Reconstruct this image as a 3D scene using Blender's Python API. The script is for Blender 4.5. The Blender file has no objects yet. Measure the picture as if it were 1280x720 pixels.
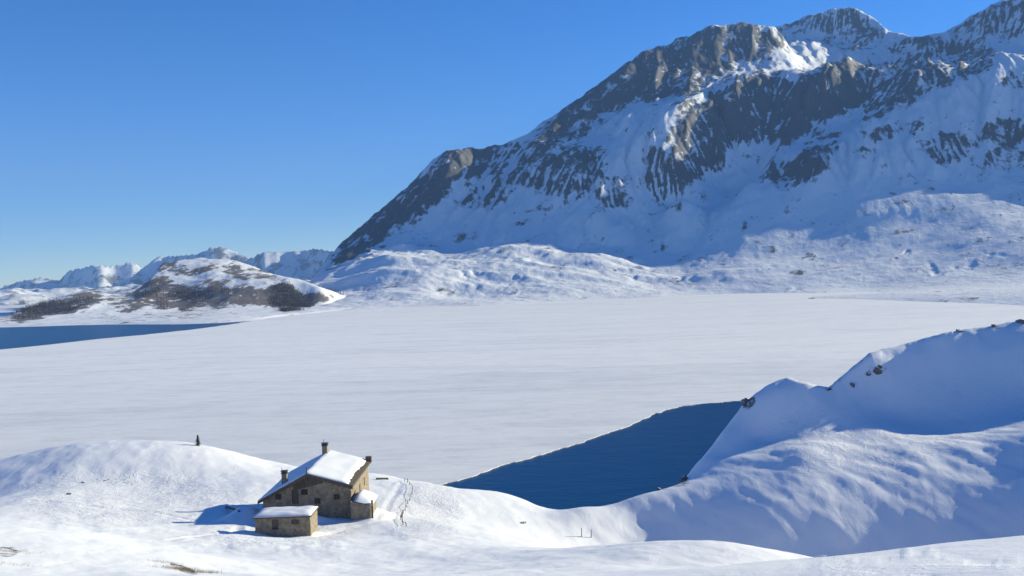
import bpy, bmesh, math, random
import numpy as np
from mathutils import Vector, Matrix

random.seed(7)
scene = bpy.context.scene
C = scene.collection
R = math.radians

# ------------------------------------------------------------------ camera
F = 1256.0                      # focal length in pixels of a 1280 px wide frame
CAM_Z = 60.0
PITCH = math.atan(21.0 / F)     # horizon a little above the middle
ROLL = math.atan(0.030)         # the photographer held the camera slightly tilted
rot = Matrix.Rotation(R(90) - PITCH, 3, 'X') @ Matrix.Rotation(-ROLL, 3, 'Z')
cd = bpy.data.cameras.new('camera')
cd.sensor_width = 36.0
cd.lens = 36.0 * F / 1280.0
cd.clip_start = 0.5
cd.clip_end = 60000
cam = bpy.data.objects.new('camera', cd)
cam.matrix_world = Matrix.Translation((0, 0, CAM_Z)) @ rot.to_4x4()
C.objects.link(cam)
scene.camera = cam
RM = np.array(rot)

# ------------------------------------------------------------------ sky, sun, exposure
SUN_AZ, SUN_EL = R(66), R(20)   # clockwise from the view axis (+Y)
world = bpy.data.worlds.new('World')
scene.world = world
world.use_nodes = True
wn = world.node_tree.nodes
wl = world.node_tree.links
bg = wn['Background']
sky = wn.new('ShaderNodeTexSky')
sky.sky_type = 'NISHITA'
sky.sun_disc = False
sky.sun_elevation = SUN_EL
sky.sun_rotation = SUN_AZ
sky.altitude = 3000
sky.air_density = 1.0
sky.dust_density = 0.0
sky.ozone_density = 4.0
hs = wn.new('ShaderNodeHueSaturation')
hs.inputs['Hue'].default_value = 0.511
hs.inputs['Saturation'].default_value = 1.28
wl.new(sky.outputs[0], hs.inputs['Color'])
wl.new(hs.outputs[0], bg.inputs[0])
bg.inputs[1].default_value = 0.10
sl = bpy.data.lights.new('sun', 'SUN')
sl.energy = 5.0
sl.angle = R(0.5)
sl.color = (1.0, 0.92, 0.65)
sun = bpy.data.objects.new('sun', sl)
sdir = Vector((math.sin(SUN_AZ) * math.cos(SUN_EL), math.cos(SUN_AZ) * math.cos(SUN_EL), math.sin(SUN_EL)))
sun.rotation_euler = sdir.to_track_quat('Z', 'Y').to_euler()
sun.location = (300, 200, 400)
C.objects.link(sun)
vs = scene.view_settings
vs.view_transform = 'Standard'
vs.look = 'None'
vs.exposure = 0.79
vs.gamma = 1.0
vs.use_curve_mapping = False
scene.cycles.max_bounces = 5
scene.cycles.use_denoising = True

# ------------------------------------------------------------------ helpers: survey of the photograph
def ray(px, py):
    v = RM @ np.array([px - 640.0, -(py - 360.0), -F])
    return v

def at(px, py, Y):
    """world point seen at photo pixel (px, py) at depth Y along the view axis"""
    v = ray(px, py)
    k = Y / v[1]
    return np.array([v[0] * k, Y, CAM_Z + v[2] * k])

def on_level(px, py, z=0.0):
    v = ray(px, py)
    k = (z - CAM_Z) / v[2]
    return np.array([v[0] * k, v[1] * k, z])

def project(P):
    q = (P - np.array([0, 0, CAM_Z])) @ RM       # = RM^T * p
    w = np.where(np.abs(q[:, 2]) < 1e-6, -1e-6, q[:, 2])
    return 640.0 + F * q[:, 0] / -w, 360.0 - F * q[:, 1] / -w

# ------------------------------------------------------------------ helpers: noise and surfaces
def _hash(ix, iy, seed):
    h = (ix.astype(np.int64) * 374761393 + iy.astype(np.int64) * 668265263 + seed * 982451653) & 0xFFFFFFFF
    h = ((h ^ (h >> 13)) * 1274126177) & 0xFFFFFFFF
    h = (h ^ (h >> 16)) & 0xFFFFFFFF
    return h

def perlin(x, y, seed=0):
    x0 = np.floor(x); y0 = np.floor(y)
    fx = x - x0; fy = y - y0
    ux = fx * fx * fx * (fx * (fx * 6 - 15) + 10)
    uy = fy * fy * fy * (fy * (fy * 6 - 15) + 10)
    def g(ox, oy):
        a = _hash(x0 + ox, y0 + oy, seed).astype(np.float64) * (2 * np.pi / 4294967296.0)
        return np.cos(a) * (fx - ox) + np.sin(a) * (fy - oy)
    n0 = g(0, 0) * (1 - ux) + g(1, 0) * ux
    n1 = g(0, 1) * (1 - ux) + g(1, 1) * ux
    return (n0 * (1 - uy) + n1 * uy) * 1.5

def fbm(x, y, octv=5, seed=0, gain=0.5):
    s = 0; a = 1.0; t = 0
    for k in range(octv):
        s = s + a * perlin(x * 2.03 ** k + 17.3 * k, y * 2.03 ** k - 9.1 * k, seed + k)
        t += a; a *= gain
    return s / t

def ridged(x, y, octv=5, seed=0, gain=0.5):
    s = 0; a = 1.0; t = 0; w = 1.0
    for k in range(octv):
        n = 1 - np.abs(perlin(x * 2.07 ** k + 31.7 * k, y * 2.07 ** k + 5.9 * k, seed + k)) * 1.4
        n = n * n * w
        w = np.clip(n * 1.6, 0, 1)
        s = s + a * n; t += a; a *= gain
    return s / t

def sstep(a, b, x):
    t = np.clip((x - a) / (b - a), 0, 1)
    return t * t * (3 - 2 * t)

def under_skyline(X, Y, Z, line, k, rough, seed):
    """ground that would stand above the surveyed skyline slopes down behind it instead"""
    sh = X.shape
    P = np.stack([X, Y, Z], 2).reshape(-1, 3)
    px, py = project(P)
    lx = [p[0] for p in line]; ly = [p[1] for p in line]
    lim = np.interp(px, lx, ly) + rough * fbm(px / 22, px * 0 + 0.5, 4, seed)
    d = np.hypot(P[:, 0], P[:, 1])
    over = np.where((py < lim) & (px > lx[0]) & (px < lx[-1]) & (P[:, 1] > 20), (lim - py) * P[:, 1] / F, 0)
    return (P[:, 2] - (1 + k) * over).reshape(sh)

def erode(H, cell, n=60000, steps=70, seed=1, rate=0.12, keep=0.93, cap=1.0):
    """many small slides and trickles run down the slope at once, cutting gullies and dropping fans"""
    rs = np.random.RandomState(seed)
    H = H.copy(); ny, nx = H.shape
    for batch in range(4):
        x = rs.uniform(2, nx - 3, n); y = rs.uniform(2, ny - 3, n)
        dx = np.zeros(n); dy = np.zeros(n); sed = np.zeros(n); spd = np.ones(n)
        for k in range(steps):
            ix = x.astype(int); iy = y.astype(int); fx = x - ix; fy = y - iy
            a = H[iy, ix]; b = H[iy, ix + 1]; c = H[iy + 1, ix]; d = H[iy + 1, ix + 1]
            gx = (b - a) * (1 - fy) + (d - c) * fy; gy = (c - a) * (1 - fx) + (d - b) * fx
            h0 = a * (1 - fx) * (1 - fy) + b * fx * (1 - fy) + c * (1 - fx) * fy + d * fx * fy
            dx = dx * 0.35 - gx * 0.65; dy = dy * 0.35 - gy * 0.65
            L = np.sqrt(dx * dx + dy * dy) + 1e-9
            x2 = np.clip(x + dx / L, 2, nx - 3.01); y2 = np.clip(y + dy / L, 2, ny - 3.01)
            jx = x2.astype(int); jy = y2.astype(int); ux = x2 - jx; uy = y2 - jy
            h1 = H[jy, jx] * (1 - ux) * (1 - uy) + H[jy, jx + 1] * ux * (1 - uy) + H[jy + 1, jx] * (1 - ux) * uy + H[jy + 1, jx + 1] * ux * uy
            dh = h1 - h0
            slope = np.clip(-dh / cell, 0, 2)
            capac = np.clip(slope - 0.22, 0, 2) * spd * cap
            q = np.where(dh > 0, np.minimum(dh, sed), np.where(sed > capac, (sed - capac) * 0.25, -np.minimum((capac - sed) * rate, -dh * 0.5)))
            sed = sed - q
            for oy, ox, w in ((0, 0, (1 - fx) * (1 - fy)), (0, 1, fx * (1 - fy)), (1, 0, (1 - fx) * fy), (1, 1, fx * fy)):
                np.add.at(H, (iy + oy, ix + ox), q * w)
            spd = np.sqrt(np.maximum(spd * spd * keep + slope * 2.0, 0.05))
            x, y = x2, y2
    return H

def bilinear(G, gx, gy):
    ny, nx = G.shape
    gx = np.clip(gx, 0, nx - 1.001); gy = np.clip(gy, 0, ny - 1.001)
    ix = gx.astype(int); iy = gy.astype(int); fx = gx - ix; fy = gy - iy
    return G[iy, ix] * (1 - fx) * (1 - fy) + G[iy, ix + 1] * fx * (1 - fy) + G[iy + 1, ix] * (1 - fx) * fy + G[iy + 1, ix + 1] * fx * fy

class TPS:
    def __init__(self, P, smooth=0.0):
        P = np.asarray(P, float)
        self.c = P[:, :2].mean(0); self.s = P[:, :2].std()
        self.xy = (P[:, :2] - self.c) / self.s
        n = len(P)
        K = self._k(self.xy, self.xy) + smooth * np.eye(n)
        A = np.zeros((n + 3, n + 3))
        A[:n, :n] = K
        A[:n, n] = 1; A[:n, n + 1:] = self.xy
        A[n, :n] = 1; A[n + 1:, :n] = self.xy.T
        b = np.zeros(n + 3); b[:n] = P[:, 2]
        self.w = np.linalg.solve(A, b)
    @staticmethod
    def _k(a, b):
        d2 = ((a[:, None, :] - b[None, :, :]) ** 2).sum(2)
        return 0.5 * d2 * np.log(d2 + 1e-12)
    def __call__(self, X, Y):
        q = np.stack([X.ravel(), Y.ravel()], 1)
        q = (q - self.c) / self.s
        out = np.empty(len(q))
        n = len(self.xy)
        for i in range(0, len(q), 20000):
            p = q[i:i + 20000]
            out[i:i + 20000] = self._k(p, self.xy) @ self.w[:n] + self.w[n] + p @ self.w[n + 1:]
        return out.reshape(X.shape)

def sheet(name, X, Y, Z, mat, attrs=None, kind='structure', close=False):
    nr, nc = X.shape
    co = np.stack([X, Y, Z], 2).reshape(-1, 3)
    i = np.arange((nr - 1) * (nc - 1)).reshape(nr - 1, nc - 1)
    r, c = np.divmod(i, nc - 1)
    a = r * nc + c
    faces = np.stack([a, a + 1, a + nc + 1, a + nc], 2).reshape(-1, 4)
    if close:
        rr = np.arange(nr - 1)
        f2 = np.stack([rr * nc + nc - 1, rr * nc, (rr + 1) * nc, (rr + 1) * nc + nc - 1], 1)
        faces = np.concatenate([faces, f2])
    me = bpy.data.meshes.new(name)
    me.vertices.add(len(co)); me.vertices.foreach_set('co', co.ravel().astype(np.float32))
    me.loops.add(faces.size); me.loops.foreach_set('vertex_index', faces.ravel().astype(np.int32))
    me.polygons.add(len(faces))
    me.polygons.foreach_set('loop_start', np.arange(0, faces.size, 4, dtype=np.int32))
    me.polygons.foreach_set('loop_total', np.full(len(faces), 4, np.int32))
    me.polygons.foreach_set('use_smooth', np.ones(len(faces), bool))
    me.update(); me.validate()
    for k, v in (attrs or {}).items():
        at_ = me.attributes.new(k, 'FLOAT', 'POINT')
        at_.data.foreach_set('value', v.ravel().astype(np.float32))
    me.materials.append(mat)
    o = bpy.data.objects.new(name, me)
    C.objects.link(o)
    if kind: o['kind'] = kind
    # make the sheet face up
    if len(me.polygons) and me.polygons[len(me.polygons) // 2].normal.z < 0:
        me.flip_normals()
    return o

# ------------------------------------------------------------------ materials
class NT:
    def __init__(self, name):
        self.m = bpy.data.materials.new(name)
        self.m.use_nodes = True
        self.t = self.m.node_tree
        self.n = self.t.nodes; self.l = self.t.links
        self.p = self.n['Principled BSDF']
    def node(self, typ, **kw):
        x = self.n.new(typ)
        for k, v in kw.items():
            if k.startswith('i_'):
                x.inputs[int(k[2:])].default_value = v
            else: setattr(x, k, v)
        return x
    def link(self, a, b): self.l.new(a, b)
    def coords(self, scale=(1, 1, 1), rz=0.0):
        tc = self.node('ShaderNodeTexCoord')
        mp = self.node('ShaderNodeMapping')
        mp.inputs['Scale'].default_value = scale
        mp.inputs['Rotation'].default_value = (0, 0, rz)
        self.link(tc.outputs['Object'], mp.inputs[0])
        return mp.outputs[0]
    def noise(self, vec, scale, detail=6, rough=0.55, dist=0.0):
        x = self.node('ShaderNodeTexNoise')
        x.inputs['Scale'].default_value = scale
        x.inputs['Detail'].default_value = detail
        x.inputs['Roughness'].default_value = rough
        x.inputs['Distortion'].default_value = dist
        if vec is not None: self.link(vec, x.inputs['Vector'])
        return x.outputs['Fac']
    def ramp(self, fac, stops):
        x = self.node('ShaderNodeValToRGB')
        e = x.color_ramp.elements
        while len(e) < len(stops): e.new(0.5)
        for k, (p, c) in enumerate(stops):
            e[k].position = p
            e[k].color = (*c, 1) if len(c) == 3 else c
        self.link(fac, x.inputs[0])
        return x.outputs[0]
    def math(self, op, a, b=None, clamp=False):
        x = self.node('ShaderNodeMath', operation=op, use_clamp=clamp)
        for k, v in enumerate((a, b)):
            if v is None: continue
            if isinstance(v, (int, float)): x.inputs[k].default_value = v
            else: self.link(v, x.inputs[k])
        return x.outputs[0]
    def mix(self, f, a, b):
        x = self.node('ShaderNodeMix', data_type='RGBA')
        for k, v in ((0, f), (6, a), (7, b)):
            if isinstance(v, (int, float)): x.inputs[k].default_value = v
            elif isinstance(v, tuple): x.inputs[k].default_value = (*v, 1)
            else: self.link(v, x.inputs[k])
        return x.outputs[2]
    def attr(self, name):
        x = self.node('ShaderNodeAttribute', attribute_name=name)
        return x.outputs['Fac']
    def bump(self, h, dist, strength=1.0, prev=None):
        x = self.node('ShaderNodeBump')
        x.inputs['Distance'].default_value = dist
        x.inputs['Strength'].default_value = strength
        self.link(h, x.inputs['Height'])
        if prev is not None: self.link(prev, x.inputs['Normal'])
        return x.outputs[0]
    def fin(self, col=None, rough=None, normal=None):
        if col is not None:
            if isinstance(col, tuple): self.p.inputs['Base Color'].default_value = (*col, 1)
            else: self.link(col, self.p.inputs['Base Color'])
        if rough is not None:
            if isinstance(rough, (int, float)): self.p.inputs['Roughness'].default_value = rough
            else: self.link(rough, self.p.inputs['Roughness'])
        if normal is not None: self.link(normal, self.p.inputs['Normal'])
        return self.m

SNOW = (0.80, 0.83, 0.86)
SNOW2 = (0.70, 0.72, 0.75)

def mat_mountain(name, sc=1.0, rock1=(0.014, 0.017, 0.024), rock2=(0.036, 0.036, 0.040), bdist=6.0):
    """snow with rock showing through where the rock attribute is high"""
    m = NT(name)
    v = m.coords((1, 1, 1))
    rock = m.attr('rock')
    tc = m.node('ShaderNodeTexCoord')
    mp = m.node('ShaderNodeMapping', vector_type='TEXTURE')
    mp.inputs['Rotation'].default_value = (0, 0, R(-25)); mp.inputs['Scale'].default_value = (1.2, 3.2, 2.5)
    m.link(tc.outputs['Object'], mp.inputs[0])
    n1 = m.noise(v, 0.012 * sc, 10, 0.70, 0.5)
    n2 = m.noise(mp.outputs[0], 0.045 * sc, 9, 0.7, 0.3)       # snow lies in gullies down the fall line
    nn = m.math('ADD', m.math('MULTIPLY', n1, 1.05), m.math('SUBTRACT', m.math('MULTIPLY', n2, 0.95), 0.5))
    g = m.node('ShaderNodeNewGeometry'); sp = m.node('ShaderNodeSeparateXYZ')
    m.link(g.outputs['Normal'], sp.inputs[0])
    steep = m.math('MULTIPLY', m.math('SUBTRACT', 0.84, sp.outputs[2]), 0.30)
    s = m.math('ADD', nn, m.math('MULTIPLY', m.math('SUBTRACT', rock, 0.55), 0.30))
    s = m.math('ADD', s, m.math('MULTIPLY', steep, rock))
    f = m.ramp(s, [(0.455, (0, 0, 0)), (0.575, (0.95, 0.95, 0.95))])
    rc = m.mix(m.noise(v, 0.012 * sc, 6, 0.6), rock1, rock2)
    sc_ = m.mix(m.noise(v, 0.006 * sc, 7, 0.6), SNOW2, SNOW)
    col = m.mix(f, sc_, rc)
    h = m.math('ADD', m.math('MULTIPLY', n1, 1.0), m.math('MULTIPLY', n2, 0.5))
    hs = m.noise(v, 0.05 * sc, 10, 0.6)
    b = m.bump(hs, bdist * 0.35)
    b = m.bump(h, bdist, 0.6, b)
    return m.fin(col, 0.75, b)

def mat_near_snow():
    m = NT('near_snow')
    v = m.coords()
    vs_ = m.coords((1.0, 0.45, 1.0), R(25))
    big = m.noise(v, 0.05, 6, 0.6)
    drift = m.noise(vs_, 0.35, 8, 0.6, 0.6)
    fine = m.noise(v, 1.6, 8, 0.65)
    col = m.mix(big, (0.86, 0.87, 0.88), (0.78, 0.80, 0.82))
    # bare grassy, gravelly bits where the wind took the snow
    d = m.attr('dirt')
    s = m.math('ADD', m.noise(v, 0.9, 9, 0.75), m.math('MULTIPLY', m.math('SUBTRACT', d, 0.5), 0.5))
    f = m.ramp(s, [(0.55, (0, 0, 0)), (0.66, (1, 1, 1))])
    col = m.mix(f, col, (0.16, 0.14, 0.11))
    b = m.bump(drift, 0.22, 0.6)
    b = m.bump(fine, 0.025, 0.6, b)
    tr = m.math('MULTIPLY', m.noise(v, 0.55, 4, 0.8, 1.2), m.attr('tracks'))
    b = m.bump(tr, 0.5, 0.8, b)
    return m.fin(col, 0.6, b)

def mat_ice():
    m = NT('snowy_ice')
    v = m.coords()
    st = m.coords((0.25, 1.0, 1.0), R(3))
    n1 = m.noise(st, 0.010, 8, 0.62, 0.3)
    n2 = m.noise(st, 0.05, 8, 0.65, 0.2)
    n3 = m.noise(m.coords((0.5, 1, 1)), 0.35, 6, 0.7)
    tc = m.node('ShaderNodeTexCoord'); sp = m.node('ShaderNodeSeparateXYZ')
    m.link(tc.outputs['Object'], sp.inputs[0])
    # the nearer half of the lake is wind-scoured, greyer ice
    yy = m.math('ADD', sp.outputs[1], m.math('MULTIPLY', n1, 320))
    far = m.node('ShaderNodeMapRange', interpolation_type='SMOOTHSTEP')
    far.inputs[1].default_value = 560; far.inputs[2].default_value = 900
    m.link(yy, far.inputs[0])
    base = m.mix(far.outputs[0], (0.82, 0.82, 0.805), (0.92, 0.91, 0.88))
    k = m.math('ADD', m.math('MULTIPLY', n2, 0.6), m.math('MULTIPLY', n1, 0.4))
    var = m.ramp(k, [(0.40, (0.87, 0.885, 0.90)), (0.50, (0.97, 0.98, 0.98)), (0.62, (1.0, 1.0, 1.0))])
    mul = m.node('ShaderNodeMix', data_type='RGBA', blend_type='MULTIPLY')
    mul.inputs[0].default_value = 1.0
    m.link(base, mul.inputs[6]); m.link(var, mul.inputs[7])
    n4 = m.noise(m.coords((0.45, 1, 1), R(-8)), 0.14, 9, 0.72, 0.8)
    mot = m.node('ShaderNodeMix', data_type='RGBA', blend_type='MULTIPLY')
    mot.inputs[0].default_value = 1.0
    m.link(mul.outputs[2], mot.inputs[6]); m.link(m.ramp(n4, [(0.36, (0.87, 0.88, 0.885)), (0.52, (1, 1, 1))]), mot.inputs[7])
    mul = mot
    b = m.bump(n2, 0.8, 0.6)
    b = m.bump(n4, 0.35, 0.6, b)
    b = m.bump(n3, 0.04, 0.5, b)
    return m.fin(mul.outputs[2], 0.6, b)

def mat_water():
    m = NT('cold_water')
    v = m.coords((0.6, 1.0, 1.0), R(10))
    b = m.bump(m.noise(v, 0.8, 5, 0.6), 0.16, 0.7)
    b = m.bump(m.noise(v, 0.12, 4, 0.5), 0.45, 0.5, b)
    m.fin((0.001, 0.050, 0.16), 0.30, b)
    m.p.inputs['Specular IOR Level'].default_value = 0.10
    m.p.inputs['IOR'].default_value = 1.33
    return m.m

def mat_rock(name='bare_rock', c1=(0.07, 0.065, 0.06), c2=(0.20, 0.18, 0.15), snow=0.75, sc=1.0):
    m = NT(name)
    v = m.coords()
    n = m.noise(v, 1.3 * sc, 9, 0.7)
    col = m.ramp(n, [(0.35, c1), (0.65, c2)])
    g = m.node('ShaderNodeNewGeometry'); sp = m.node('ShaderNodeSeparateXYZ')
    m.link(g.outputs['Normal'], sp.inputs[0])
    s = m.math('ADD', sp.outputs[2], m.math('MULTIPLY', m.math('SUBTRACT', m.noise(v, 0.9 * sc, 5), 0.5), 0.9))
    f = m.ramp(s, [(snow, (0, 0, 0)), (min(1.0, snow + 0.08), (1, 1, 1))])
    col = m.mix(f, col, SNOW)
    return m.fin(col, 0.85, m.bump(n, 0.25 / sc, 1.0))

M_MOUNT = mat_mountain('mountain_rock_and_snow')
M_HILL = mat_mountain('scrubby_hill', 2.5, (0.055, 0.045, 0.04), (0.14, 0.11, 0.09), 1.5)
M_FAR = mat_mountain('distant_rock_and_snow', 0.35, (0.06, 0.065, 0.075), (0.12, 0.11, 0.11), 18.0)
M_SNOW = mat_near_snow()
M_ICE = mat_ice()
M_WATER = mat_water()
M_ROCK = mat_rock()

# ------------------------------------------------------------------ setting: base ground, water, ice
def disc(name, r, z, mat):
    me = bpy.data.meshes.new(name)
    bm = bmesh.new()
    bmesh.ops.create_circle(bm, cap_ends=True, radius=r, segments=96)
    bm.to_mesh(me); bm.free()
    me.materials.append(mat)
    o = bpy.data.objects.new(name, me); o.location = (0, 0, z)
    C.objects.link(o); o['kind'] = 'structure'
    return o

def mat_plain_snow():
    m = NT('plain_snow')
    return m.fin(m.mix(m.noise(m.coords(), 0.002, 8, 0.6), SNOW2, SNOW), 0.7)
M_PLAIN = mat_plain_snow()
disc('ground', 30000, -14.0, M_PLAIN)

me = bpy.data.meshes.new('lake_water')
bm = bmesh.new()
bm.faces.new([bm.verts.new(p) for p in ((-4000, 60, -0.28), (4500, 60, -0.28), (4500, 1950, -0.28), (-4000, 1350, -0.28))])
bm.to_mesh(me); bm.free(); me.materials.append(M_WATER)
o = bpy.data.objects.new('lake_water', me); C.objects.link(o); o['kind'] = 'structure'

def lake_ice():
    edge_far = [(-1200, 545), (-500, 485), (-200, 455), (0, 437), (60, 431), (120, 424), (180, 418.5), (240, 412), (285, 406), (310, 402), (340, 396), (390, 389), (440, 382)]
    edge_pool = [(545, 606.5), (580, 598), (615, 586), (640, 577.5), (680, 567), (720, 555), (760, 541), (790, 530), (812, 520), (830, 512.5), (850, 508), (880, 504.5), (905, 502.5), (930, 500.5), (1000, 496)]
    pf = [on_level(*p)[:2] for p in edge_far]
    pp = [on_level(*p)[:2] for p in edge_pool]
    def refine(pts, step, amp, seed):
        out = []
        for a, b in zip(pts[:-1], pts[1:]):
            L = np.linalg.norm(b - a); n = max(1, int(L / step))
            for k in range(n): out.append(a + (b - a) * k / n)
        out.append(pts[-1])
        q = np.array(out)
        q[1:-1, 0] += amp * fbm(q[1:-1, 0] / 9, q[1:-1, 1] / 9, 4, seed)
        q[1:-1, 1] += amp * fbm(q[1:-1, 0] / 9, q[1:-1, 1] / 9, 4, seed + 9)
        return [tuple(x) for x in q]
    pf = refine(pf, 12, 5.0, 3)
    pp = refine(pp, 1.0, 2.0, 5)
    loop = [(-4000, 100)] + [(-60, 100), (-40, 225)] + pp + [(140, 300), (400, 100), (4500, 100), (4500, 3500), (-1000, 3500)] 
    # order: near left -> pool -> right -> far right -> far shore -> along the open water on the left
    loop += [(pf[-1][0] - 40, pf[-1][1] + 500)] + pf[::-1]
    bm = bmesh.new()
    top = [bm.verts.new((x, y, 0)) for x, y in loop]
    f = bm.faces.new(top)
    r = bmesh.ops.extrude_face_region(bm, geom=[f])
    for v in r['geom']:
        if isinstance(v, bmesh.types.BMVert): v.co.z = -0.25
    bmesh.ops.triangulate(bm, faces=bm.faces[:])
    bmesh.ops.recalc_face_normals(bm, faces=bm.faces[:])
    me = bpy.data.meshes.new('lake_ice'); bm.to_mesh(me); bm.free()
    me.materials.append(M_ICE)
    o = bpy.data.objects.new('lake_ice', me); C.objects.link(o); o['kind'] = 'structure'
lake_ice()

# ------------------------------------------------------------------ setting: the near snowy hillside
NEAR = [  # photo px, py, depth
    # bottom foreground
    (0, 720, 62), (230, 716, 76), (420, 720, 90), (640, 720, 72), (850, 720, 66), (1010, 714, 84),
    # bottom-left mound crest and what lies behind it
    (0, 655, 96), (60, 664, 92), (120, 680, 88), (180, 696, 84),
    (0, 648, 140), (120, 662, 135), (260, 690, 118), (300, 668, 140),
    # terrace of the hut
    (0, 625, 182), (0, 606, 209), (100, 612, 194), (200, 605, 205), (280, 630, 182), (310, 645, 163), (400, 668, 152), (330, 668, 150),
    (470, 650, 163), (420, 645, 168), (470, 610, 205), (500, 598, 232), (400, 606, 205), (340, 600, 205), (450, 690, 118), (520, 675, 140),
    # knoll behind the hut
    (130, 551, 238), (180, 551, 240), (250, 556, 236), (300, 571, 232), (340, 584, 232), (60, 560, 236), (0, 575, 232), (-90, 588, 232), (90, 592, 210),
    # shore left of the pool
    (545, 606, 268), (600, 622, 226), (650, 626, 222), (690, 638, 208), (560, 650, 185), (620, 660, 176), (660, 675, 165), (560, 690, 118), (640, 690, 112),
    # knob above the gully, crest of the right hand slope above the water
    (725, 636, 206), (760, 636, 207), (800, 622, 210), (850, 613, 211), (900, 607, 210), (960, 600, 208), (1060, 588, 208), (1160, 570, 210), (1280, 545, 211), (1400, 525, 208),
    # gully bottom
    (705, 688, 187), (760, 687, 194), (880, 691, 193), (960, 697, 188), (1060, 697, 187), (1155, 694, 186), (1280, 686, 183), (1420, 672, 176),
    # the slope between: gentle above, steeper below
    (800, 652, 204), (880, 640, 203), (960, 631, 199), (960, 669, 192), (1060, 626, 198), (1060, 665, 191), (1160, 617, 198), (1160, 663, 190), (1280, 590, 200), (1280, 636, 190), (1400, 570, 196), (1400, 615, 186),
    # foreground mound crest
    (560, 704, 106), (640, 699, 102), (700, 692, 100), (800, 680, 98), (880, 676, 96), (940, 686, 92), (980, 700, 88),
    (1080, 708, 105), (1180, 703, 118), (1280, 690, 128), (1100, 720, 88), (1280, 719, 98),
    # lit shelf of the right hand slope
    (870, 590, 224), (900, 568, 228), (950, 545, 233), (1000, 560, 218), (1100, 530, 230), (1200, 505, 236), (1280, 490, 236), (1400, 465, 232),
    (1015, 532, 231), (1050, 533, 230), (1110, 506, 240), (1180, 468, 244), (1280, 440, 244), (1400, 425, 242),
    # cornice crest
    (875, 575, 229), (900, 543, 236), (930, 503, 243), (958, 482, 246), (985, 471, 246), (1005, 479, 241), (1035, 484, 241), (1060, 463, 244), (1086, 441, 246),
    (1120, 432, 250), (1180, 416, 252), (1230, 408, 254), (1280, 400, 255), (1400, 400, 254),
]
def near_surface():
    P = [at(*p) for p in NEAR]
    X = [(0, 0, 57.5), (-40, 10, 52), (45, 10, 60), (0, 35, 49), (-45, 40, 46), (60, 50, 50), (0, -60, 66), (-80, -40, 58), (90, -30, 72), (-120, 60, 36), (-150, 130, 20), (-140, 190, 8),
         (130, 100, 38), (200, 120, 46), (230, 220, 42), (210, 300, 24), (-230, 120, 10), (-230, 30, 30),
         # below the lake on the far side
         (-200, 235, -4), (-170, 262, -5), (-140, 285, -5), (-105, 292, -6), (-80, 288, -6), (-50, 285, -6), (-30, 290, -6), (-18, 290, -6),
         (-10, 252, -4), (2, 242, -4), (10, 228, -4), (18, 226, -4), (25, 232, -3), (33, 236, -3), (42, 250, -3), (50, 268, -4), (56, 285, -5), (70, 300, -5), (90, 318, -4), (120, 335, -4), (170, 352, -4), (230, 370, 0), (300, 380, 10),
         (-230, 330, -12), (-60, 350, -14), (60, 350, -12), (150, 390, -14), (300, 460, -14)]
    P = np.array(P + [np.array(x, float) for x in X])
    n = len(NEAR)
    P[:n, 2] -= near_noise(P[:n, 0], P[:n, 1])     # the surveyed points stay where they are
    return TPS(P, 2e-5)

def near_detail(X, Y):
    d = np.hypot(X, Y)
    z = 1.1 * fbm(X / 38, Y / 38, 5, 11)
    z += 0.22 * fbm((X + 0.4 * Y) / 7, (Y - 0.4 * X) / 14, 4, 23)
    # rougher broken cornice on the right hand hill
    w = np.exp(-(((X - 90) / 55) ** 2 + ((Y - 262) / 22) ** 2))
    z += w * (0.9 * (ridged(X / 16, Y / 16, 4, 31) - 0.5) + 0.55 * (ridged(X / 5, Y / 6, 4, 33) - 0.5))
    w2 = np.exp(-(((X - 85) / 60) ** 2 + ((Y - 205) / 30) ** 2))
    z += w2 * (0.40 * fbm((X * 0.8 + Y * 0.6) / 3.5, (Y * 0.8 - X * 0.6) / 11, 4, 35) + 0.5 * fbm(X / 17, Y / 12, 3, 37))
    hx = HUT[0]
    for cx, cy, rx, ry, h in ((hx - 10.5, 166.5, 2.6, 6, 2.3), (hx + 0.8, 163.6, 3.2, 1.5, 1.1), (hx + 10.5, 172, 2.5, 7, 1.5), (hx - 5.5, 151, 3.0, 2.2, 0.8), (hx + 3.0, 152.5, 2.0, 3.0, 0.7)):
        z = z + h * np.exp(-(((X - cx) / rx) ** 2 + ((Y - cy) / ry) ** 2))
    for line in TRAILS:
        d2 = np.full(X.shape, 1e9)
        for (ax, ay), (bx, by) in zip(line[:-1], line[1:]):
            L2 = (bx - ax) ** 2 + (by - ay) ** 2
            t = np.clip(((X - ax) * (bx - ax) + (Y - ay) * (by - ay)) / L2, 0, 1)
            d2 = np.minimum(d2, (X - ax - t * (bx - ax)) ** 2 + (Y - ay - t * (by - ay)) ** 2)
        w = np.sqrt(d2) + 0.25 * fbm(X / 1.7, Y / 1.7, 2, 77)
        z = z - 0.13 * (1 - sstep(0.1, 0.9, w)) + 0.04 * np.exp(-((w - 1.15) / 0.35) ** 2)
    return z
TRAILS = []
def near_noise(X, Y):
    return near_detail(X, Y) * np.clip(np.hypot(X, Y) / 60, 0.2, 1)
HUT = at(383, 641, 165.0)
near_tps = near_surface()
def near_height(X, Y):
    X = np.asarray(X, float); Y = np.asarray(Y, float)
    return near_tps(X, Y) + near_noise(X, Y)
def gz(x, y):
    return float(near_height(np.array([x]), np.array([y]))[0])

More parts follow.
